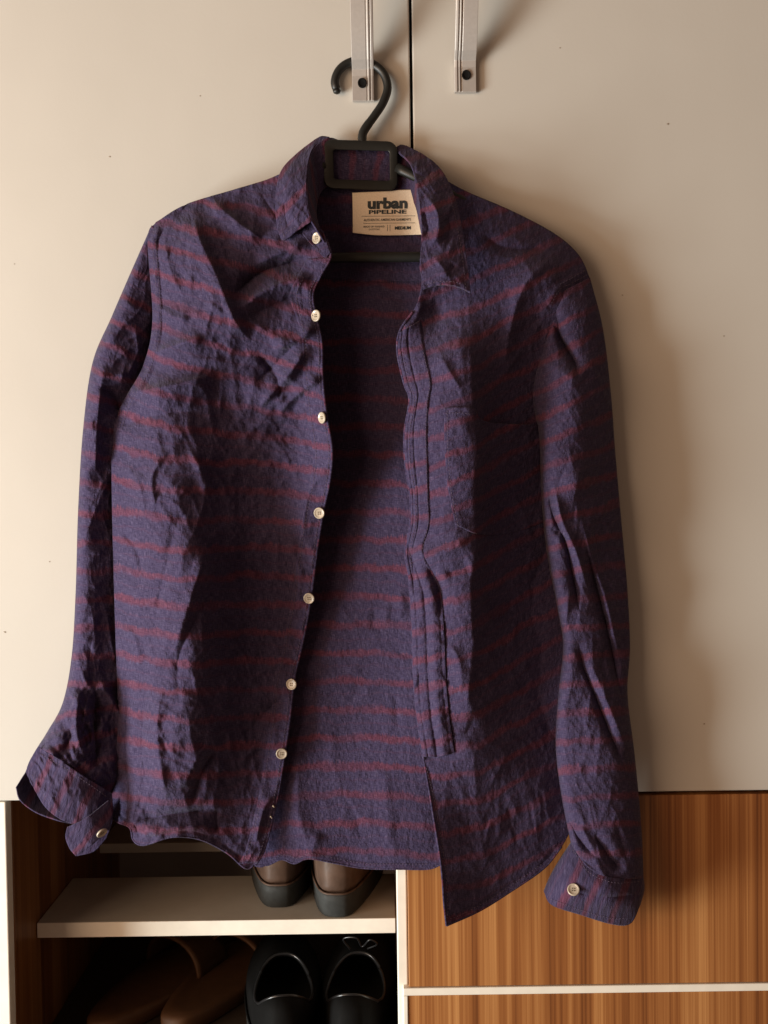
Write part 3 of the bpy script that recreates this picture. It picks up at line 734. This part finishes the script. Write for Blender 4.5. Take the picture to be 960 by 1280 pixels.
RL_R = [(508, 183), (532, 196), (552, 214), (567, 245), (577, 285), (584, 330), (588, 366)]
rl = sheet('collar_leaf', [(493, 187), (513, 206), (522, 240), (527, 290), (525, 330), (529, 362)], RL_R, [(493, 187), (500, 182), (508, 183)], [(529, 362), (545, 357), (565, 357), (580, 362), (588, 366)], rl_h, lambda x, y, u, v: y + .45 * x, 80, 150, thick=.0020)
strip3('collar_leaf', [(410, 173, 1.0), (430, 178, .55), (455, 181, .5), (480, 184, .55), (500, 185, 1.0)], [(404, 206, .5), (430, 216, .35), (455, 218, .3), (480, 218, .35), (506, 212, .5)], 12, 60, seed=131)
# stand tab that carries the top button
def tab_h(x, y, u=None, v=None): return lf_h(x, y) + .22
sheet('collar_tab', [(378, 292), (386, 302), (396, 312)], [(386, 276), (402, 287), (413, 316)], None, [(396, 312), (406, 322), (413, 316)], tab_h, lambda x, y, u, v: y + .6 * x, 34, 40, cs)

# ---- plackets, pocket, yoke ---------------------------------------------------
def shift(fn, d): return lambda x, y, u=None, v=None: fn(x, y) + d
LFE = np.array(LF_R[5:])
pk_l = [(x - 24 - (5 if i < 3 else 0), y + 2) for i, (x, y) in enumerate(LF_R[5:])]
def lp_h(x, y, u, v): return lf_h(x, y) + .17 - .1 * (np.exp(-(u / .09) ** 2) + np.exp(-((1 - u) / .09) ** 2)) - .05 * np.exp(-((u - .16) / .05) ** 2)
sheet('placket', pk_l, [(x + .6, y) for x, y in LF_R[5:]], None, None, lp_h, sag_l, 30, 360, lf, ush=40)
pr_L = [(499, 416), (497, 440), (505, 478), (511.5, 500), (505.5, 540), (506.5, 580), (512.5, 620), (512.5, 655), (506.5, 690), (511.5, 730), (515.5, 790), (516.5, 840), (520.5, 890), (529, 946)]
pr_R = [(526, 400), (532, 440), (540, 478), (537, 500), (535, 540), (536, 580), (537, 620), (538, 655), (530, 690), (550, 735), (556, 790), (558, 840), (562, 890), (569, 941)]
def rp_h(x, y, u, v):
    g = lambda c, wd, a: a * np.exp(-((u - c) / wd) ** 2)
    k = np.clip((y - 700) / 40, 0, 1)
    h = rf_h(x, y) + .24 + .22 * k - g(0, .07, .14) - g(1, .06, .22)
    h = h - g(.42, .05, .16) * (1 - k) - g(.16, .04, .10)
    h = h + k * (g(.68, .14, .34) - g(.46, .07, .28) - g(.90, .05, .12) + .13 * crumple(x, y, 61, 26, 22, 1.2)) + .10 * crumple(x, y, 63, 26, 26, .9)
    q = np.abs(((y - 720) / 37.0) % 1 - .5)
    return h - k * .10 * np.exp(-(q / .05) ** 2)
sheet('placket', pr_L, pr_R, None, [(529, 946), (548, 946), (568, 941)], rp_h, lambda x, y, u, v: y + .25 * (x - 520) - 6, 56, 420, rf, ush=90)
pk_t = [(555, 510), (556, 560), (560, 610), (569, 656)]
def po_h(x, y, u, v):
    return rf_h(x, y) + .30 * (1 - .85 * np.clip((u - .28) / .2, 0, 1) * np.clip((v - .2) / .2, 0, 1)) + .10 * np.exp(-(v / .03) ** 2) + .10 * np.exp(-(u / .03) ** 2) + .9 * np.clip(1 - v / .16, 0, 1) ** 1.5 * np.clip((u - .35) / .4, 0, 1) * np.clip((1.0 - u) / .3, 0, 1) - .08 * np.exp(-(u / .05) ** 2)
sheet('pocket', pk_t, [(676, 532), (680, 580), (684, 620), (688, 650)], [(555, 510), (575, 509), (592, 511), (608, 527), (676, 532)], [(569, 656), (600, 668), (640, 666), (688, 650)], po_h, lambda x, y, u, v: sag_r(x, y, u, v) + 9, 70, 90, rf, ush=20)
yk = sheet('yoke', [(352, 250), (372, 300), (395, 345)], [(560, 260), (548, 310), (535, 352)], [(352, 250), (410, 228), (455, 224), (510, 230), (560, 260)], [(395, 345), (450, 352), (500, 352), (535, 352)], lambda x, y, u, v: bk_h(x, y) + .18, sag_b, 70, 60)

# ---- brand label inside the neck ------------------------------------------------
def lab_h(x, y, u=None, v=None): return 1.75 + .10 * np.sin((x - 430) / 22.0) + np.clip((x - 500) / 30, 0, 2) ** 2 * .5
lb = sheet('brand_label', [(440.5, 241), (441, 270), (441, 291)], [(528, 237), (530, 265), (531, 293)], [(440.5, 241), (485, 239), (500, 237.5), (528, 237)], [(441, 291), (470, 294), (500, 294), (531, 293)], lab_h, lambda x, y, u, v: y, 60, 36, sh, .0008, mat_=M['label'])
def text(body, cx, cy, wpx, hpx, bold=0.0, slope=-.015):
    cu = bpy.data.curves.new('lettering', 'FONT'); cu.body = body; cu.align_x = 'CENTER'; cu.align_y = 'CENTER'; cu.size = 1.0; cu.offset = bold; cu.resolution_u = 3
    ob = bpy.data.objects.new('lettering', cu); COL.objects.link(ob)
    dg = bpy.context.evaluated_depsgraph_get(); dg.update()
    me = bpy.data.meshes.new_from_object(ob.evaluated_get(dg)); bpy.data.objects.remove(ob)
    co = np.array([v.co[:] for v in me.vertices])
    mn, mx = co.min(0), co.max(0)
    x = cx + (co[:, 0] - (mn[0] + mx[0]) / 2) / (mx[0] - mn[0]) * wpx
    y = cy - (co[:, 1] - (mn[1] + mx[1]) / 2) / (mx[1] - mn[1]) * hpx + slope * (x - 485)
    W = U(x, y, lab_h(x, y) + .075)
    me.vertices.foreach_set('co', W.astype(np.float32).ravel()); me.update()
    me.materials.clear()
    return link('lettering', me, M['ink'], lb, smooth=False)
text('urban', 484.5, 254, 50, 14.5, .050)
text('PIPELINE', 484.5, 264.8, 47, 5.0, .035)
text('AUTHENTIC AMERICAN GARMENTS', 484, 274.6, 59, 3.0, .006)
text('MADE OF WASHED', 467.5, 283, 26, 2.2, .004)
text('COTTON', 467.5, 286.4, 13, 2.0, .004)
text('MEDIUM', 503.5, 285.2, 20, 4.2, .05)
for x0, y0, x1, y1 in ((452, 270.3, 519, 269.8), (454, 279.2, 519, 278.6), (484.5, 281, 484.5, 289), (487.5, 281, 487.5, 289)):
    n = 12; xs_ = np.linspace(x0, x1, n); ys_ = np.linspace(y0, y1, n)
    tube('printed_rule', [Vector(q) for q in U(xs_, ys_, lab_h(xs_, ys_) + .05)], .00022, M['ink'], lb, n=4)

# ---- buttons ------------------------------------------------------------------
def button(px, py, hf, r, parent, tilt=None):
    p = np.array([px, px + 4, px]); q = np.array([py, py, py + 4])
    W = U(p, q, hf(p, q))
    n = Vector(np.cross(W[2] - W[0], W[1] - W[0]).tolist()).normalized()
    if n.y > 0: n = -n
    n = (n + Vector((0, -.55, 0))).normalized()
    if tilt: n = (n + Vector(tilt)).normalized()
    c = Vector(W[0].tolist()) + n * .0022
    s = n.cross(Vector((0, 0, 1))).normalized(); t = s.cross(n)
    prof = [(0, -.0012), (.8, -.0012), (1.0, -.0004), (1.0, .0006), (.93, .0012), (.82, .0012), (.70, .0006), (.62, .0005), (.0, .0006)]
    m = 24; v = []; f = []
    for a, b in prof:
        for k in range(m):
            an = 2 * math.pi * k / m; v.append(c + (s * math.cos(an) + t * math.sin(an)) * (r * max(a, .01)) + n * b)
    for i in range(len(prof) - 1):
        for k in range(m):
            l = (k + 1) % m; f.append((i * m + k, i * m + l, (i + 1) * m + l, (i + 1) * m + k))
    b = mesh_from('button', v, f, M['pearl'], parent)
    for k in range(4):
        an = math.pi / 4 + k * math.pi / 2; cc = c + (s * math.cos(an) + t * math.sin(an)) * r * .24 + n * .0006
        vv, ff = tube_data([cc, cc + n * .0003], r * .10, n=8)
        mesh_from('button_hole', vv, ff, M['button_hole'], b)
    return b
for (px, py) in ((398, 298), (397, 395), (405, 522), (400, 641), (387, 747), (365.5, 855), (352, 941)):
    button(px, py, lambda x, y: lf_h(x, y) + .25, .0057, lf, (-.55, 0, 0) if py < 540 else None)
button(126, 1039, lambda x, y: fl_t(x, y) + .1, .0056, lc, (.6, .0, -.9))
button(717, 1113, lambda x, y: rc_t(x, y) + .25, .0060, rc, (0, 0, .9))
p = np.array([341, 343., 338, 340]); q = np.array([1007, 1009., 1020, 1023])
W = U(p, q, lf_h(p, q) + .35); tube('loose_thread', [Vector(a) for a in W[:2]], .0009, M['pearl'], lf, n=6); tube('loose_thread', [Vector(a) for a in W[2:]], .0007, M['pearl'], lf, n=6)

# ---- stitching ----------------------------------------------------------------
def stitches(pts, hf, parent, off=.10, dash=2.6, gap=1.5, r=.00026):
    C = curve(pts, 1500); s = np.concatenate([[0], np.cumsum(np.linalg.norm(np.diff(C, axis=0), axis=1))])
    a = np.arange(0, s[-1] - dash, dash + gap)
    q = np.stack([a, a + dash * .5, a + dash], 1)
    x = np.interp(q, s, C[:, 0]); y = np.interp(q, s, C[:, 1])
    W = U(x, y, hf(x, y) + off); V = []; Fc = []
    W[:, 1, 1] -= .0002
    for k in range(len(W)):
        v, f = tube_data([Vector(b) for b in W[k]], [r * .6, r, r * .6], n=4)
        o = len(V); V += v; Fc += [tuple(i + o for i in g) for g in f]
    if V: mesh_from('stitching', V, Fc, M['thread'], parent)
def offs(pts, dx, dy=0): return [(a + dx, b + dy) for a, b in pts]
stitches(offs(LL_L[1:], 5), ll_h, ll); stitches([(354, 294), (370, 283), (386, 273)], ll_h, ll)
stitches(offs(RL_R[1:], -5), rl_h, rl, .14); stitches([(534, 356), (545, 352.5), (565, 352), (580, 356)], rl_h, rl, .14)
stitches(offs(LF_L[:6], 6), lf_h, lf); stitches(offs(LF_L[:6], 10), lf_h, lf)
stitches(offs(LF_R[6:], -20), shift(lf_h, .17), lf); stitches(offs(LF_R[6:], -4), shift(lf_h, .17), lf)
stitches([(735, 343), (715, 354), (700, 362), (688, 382)], rf_h, rf); stitches([(731, 338), (712, 349), (697, 357)], rf_h, rf)
stitches(offs(RF_L[5:14], 6), shift(rf_h, .24), rf); stitches(offs(pr_R[1:9], -3), shift(rf_h, .24), rf)
stitches(offs(pr_L[9:], 5), shift(rf_h, .24), rf); stitches(offs(pr_R[9:], -5), shift(rf_h, .26), rf)
stitches(offs(pk_t, 4, 3), shift(rf_h, .34), rf); stitches([(557, 517), (575, 516), (590, 518)], shift(rf_h, .34), rf)
stitches([(533, 960), (545, 1010), (556, 1080), (560, 1130), (563, 1148), (600, 1131), (640, 1106), (680, 1078)], rf_h, rf)
stitches([(340, 1075), (356, 1068), (372, 1073), (388, 1067), (420, 1073), (455, 1079), (500, 1080), (535, 1080)], bk_h, sh)
stitches([(52, 943), (78, 958), (108, 978), (134, 996)], lambda x, y: lc_t(x, y), lc, .3); stitches([(40, 968), (60, 1002), (82, 1020)], lambda x, y: lc_t(x, y), lc, .25)
stitches([(716, 1062), (736, 1090), (766, 1103), (800, 1102)], lambda x, y: rc_t(x, y), rc, .2); stitches([(688, 1124), (725, 1137), (764, 1148), (785, 1147)], lambda x, y: rc_t(x, y), rc, .2)

# ---- rolled hems --------------------------------------------------------------
def hem(pts, hf, parent, r=.0011):
    C = curve(pts, max(40, int(len(pts) * 16))); W = U(C[:, 0], C[:, 1], hf(C[:, 0], C[:, 1]))
    v, f = tube_data([Vector(q) for q in W], r, n=7)
    o = mesh_from('hem', v, f, M['fabric'], parent); me = o.data
    uvl = me.uv_layers.new(name='UVMap'); vi = np.zeros(len(me.loops), np.int32); me.loops.foreach_get('vertex_index', vi)
    a = np.repeat(C, 7, 0) / PXCM; uvl.data.foreach_set('uv', a[vi].astype(np.float32).ravel())
hem([(318, 1081), (335, 1081), (352, 1074), (368, 1079), (386, 1073), (420, 1079), (455, 1085), (500, 1086), (535, 1086), (552, 1080)], bk_h, sh)
hem([(530, 950), (540, 1010), (551, 1080), (555, 1130), (558, 1157)], rf_h, rf)
hem([(558, 1157), (600, 1138), (640, 1113), (680, 1085), (702, 1058)], rf_h, rf)
hem([(138, 1000), (143, 1024), (162, 1034), (167, 1050), (180, 1056), (215, 1046), (250, 1049), (284, 1066), (307, 1085), (322, 1078)], lf_h, lf)
hem(LF_R[3:], lambda x, y: lf_h(x, y) + .06, lf, .0013)
hem([(516, 390), (500, 414), (497, 440), (505, 478), (512, 500), (506, 540), (507, 580), (513, 620), (513, 655), (507, 690), (512, 730), (516, 790), (517, 840), (521, 890), (530, 950)], lambda x, y: rf_h(x, y) + .06, rf, .0014)

# ------------------------------------------------------------------ shoes
def outline(L, wd, n=48, toe=1.0):
    """closed sole outline, heel at y=0, toe at y=L."""
    pts = []
    for k in range(n):
        a = 2 * math.pi * k / n
        c, s = math.cos(a), math.sin(a)
        y = L * (.5 - .5 * c)
        t = y / L
        half = wd * (.80 + .22 * math.sin((t - .18) * math.pi * 1.15)) * (abs(s) ** (.56 + .16 * t))
        pts.append((math.copysign(half, s) if abs(s) > 1e-6 else 0.0, y))
    return pts

def shoe(name, loc, rz, L, wd, sole_h, heel_h, rim_h, mats, label, group, opening=True, lip=True):
    root = empty(name, loc); root.rotation_euler = (0, 0, rz)
    bpy.context.view_layer.update()
    tag(root, label, 'shoe', group)
    R = root.matrix_basis
    n = 56; O = outline(L, wd, n)
    put = lambda p: R @ Vector(p)
    # sole: outline loops, with a heel block and a welt
    V = []; Fc = []
    rings = [(.99, 0.0), (1.03, .0015), (1.03, sole_h - .010), (1.045, sole_h - .008), (1.045, sole_h - .002), (1.03, sole_h), (.97, sole_h + .001)]
    for sc, z in rings:
        for (x, y) in O:
            lift = 0.0
            t = y / L
            V.append(put((x * sc, L / 2 + (y - L / 2) * (1 + (sc - 1) * .6), z + (heel_h if False else 0) + .010 * max(0, t - .8) / .2 * (1 if z < .01 else .9))))
    for i in range(len(rings) - 1):
        for k in range(n):
            l = (k + 1) % n; Fc.append((i * n + k, (i + 1) * n + k, (i + 1) * n + l, i * n + l))
    Fc.append(tuple(range(n))); Fc.append(tuple(range(len(rings) * n - 1, (len(rings) - 1) * n - 1, -1)))
    mesh_from('sole', V, Fc, mats['sole'], root)
    # upper: loft from the sole edge to the collar opening
    V = []; Fc = []; m = 22; rim = []
    oy0, oy1, ow = .020 * L / .28, .48 * L, wd * .74
    for i in range(m):
        t = i / (m - 1)
        for k, (x, y) in enumerate(O):
            a = 2 * math.pi * k / n
            c, s = math.cos(a), math.sin(a)
            oy = (oy0 + oy1) / 2 - (oy1 - oy0) / 2 * c
            ox = math.copysign(ow * abs(s) ** .8, s) if abs(s) > 1e-6 else 0
            oz = rim_h * (1 - .22 * abs(s) ** 2) + (.008 if c > .6 else 0) * (c - .6) / .4
            fy = y / L
            e = t ** (1.9 + .4 * fy)
            px = x * (1 + .05 * math.sin(math.pi * t)) * (1 - e) + ox * e
            py = y * (1 - e) + oy * e - .004 * math.sin(math.pi * t) * (1 if c > .7 else 0)
            pz = sole_h + (oz - sole_h) * math.sin(t * math.pi / 2) ** .85 * (1 - .12 * fy * math.sin(math.pi * t))
            V.append(put((px, py, pz)))
            if i == m - 1: rim.append(put((px, py, pz)))
    for i in range(m - 1):
        for k in range(n):
            l = (k + 1) % n; Fc.append((i * n + k, (i + 1) * n + k, (i + 1) * n + l, i * n + l))
    u = mesh_from('upper', V, Fc, mats['upper'], root)
    s = u.modifiers.new('thickness', 'SOLIDIFY'); s.thickness = .003; s.offset = 1
    # insole
    mesh_from('insole', [put((x * .9, L / 2 + (y - L / 2) * .93, sole_h + .004)) for x, y in O], [tuple(range(n))[::-1]], mats['lining'], root)
    tube('collar_rim', rim, .0016, mats['rim'], root, closed=True, n=8)
    # heel seam / welt line
    welt = [put((x * 1.045, L / 2 + (y - L / 2) * 1.028, sole_h + .0012 + .008 * max(0, y / L - .8) / .2)) for x, y in O]
    tube('welt', welt, .0013, mats['welt'], root, closed=True, n=6)
    return root, put

brown = dict(sole=M['rubber'], upper=M['brown_leather'], lining=M['black_lining'], rim=M['brown_leather'], welt=M['brown_leather'])
black = dict(sole=M['rubber'], upper=M['black_leather'], lining=M['black_lining'], rim=M['patent'], welt=M['black_leather'])
def on_plane(px, py, z):
    """point of the horizontal plane z seen at a photo pixel."""
    a = (px - 480) / F; b = -(py - 640) / F
    d = rgt * a + upv * b + fwd
    t = (z - CAM.z) / d.z; return CAM + d * t
a = on_plane(348, 1136, zs); b = on_plane(420, 1148, zs)
for (p, rz, lab) in ((a, .03, 'worn brown leather shoe, heel outward, set further back on the white shelf'), (b, -.06, 'worn brown leather shoe standing by the white partition, heel at the shelf edge')):
    r_, put = shoe('brown_shoe', (p.x, p.y + .003, zs), rz, .285, .045, .027, .0, .092, brown, lab, 'pair of brown shoes on the shelf')

for (px, rz, lab) in ((349, .10, 'black leather shoe beside the tan sandals under the shelf'), (436, -.05, 'black leather shoe next to the partition under the shelf')):
    p = on_plane(px, 1398, zf)
    r_, put = shoe('black_shoe', (p.x, .004, zf), rz, .285, .044, .022, .0, .078, black, lab, 'pair of black shoes under the shelf')
    if px < 400: continue
    lp = [put(q) for q in ((-.010, .135, .082), (-.018, .128, .098), (-.002, .122, .102), (.004, .130, .088), (.014, .122, .100), (.022, .128, .092), (.010, .138, .082))]
    tube('lace', [Vector(q) for q in curve(lp, 40)], .0011, M['patent'], r_, n=6)

def sandal(px, py, rz, label):
    p = on_plane(px, py, zf)
    root = empty('sandal', (p.x, p.y, zf)); root.rotation_euler = (0, 0, rz); bpy.context.view_layer.update()
    tag(root, label, 'sandal', 'pair of tan sandals under the shelf')
    R = root.matrix_basis; put = lambda q: R @ Vector(q)
    n = 48; O = outline(.27, .047, n); V = []; Fc = []
    rings = [(.95, 0), (1.0, .002), (1.0, .012), (.96, .016), (.80, .014)]
    for sc, z in rings:
        for x, y in O: V.append(put((x * sc, .135 + (y - .135) * sc, z + (.006 * (1 - min(1, y / .12)) if z > .01 else 0))))
    for i in range(len(rings) - 1):
        for k in range(n):
            l = (k + 1) % n; Fc.append((i * n + k, (i + 1) * n + k, (i + 1) * n + l, i * n + l))
    Fc.append(tuple(range(n))); Fc.append(tuple(range(len(rings) * n - 1, (len(rings) - 1) * n - 1, -1)))
    mesh_from('footbed', V, Fc, M['tan_leather'], root)
    for y0, y1, hgt in ((.150, .215, .046),):
        V = []; Fc = []; m = 10; q = 20
        for i in range(m):
            y = y0 + (y1 - y0) * i / (m - 1)
            for k in range(q):
                an = math.pi * k / (q - 1); V.append(put((-math.cos(an) * .049, y + .010 * math.cos(an), .012 + (hgt - .010 * i / m) * math.sin(an) ** .8)))
        for i in range(m - 1):
            for k in range(q - 1): Fc.append((i * q + k, i * q + k + 1, (i + 1) * q + k + 1, (i + 1) * q + k))
        s = mesh_from('strap', V, Fc, M['tan_leather'], root); t = s.modifiers.new('thickness', 'SOLIDIFY'); t.thickness = .004
sandal(118, 1300, -.42, 'tan leather slide sandal next to the wooden side panel')
sandal(212, 1296, -.38, 'tan leather slide sandal between the other sandal and a black shoe')
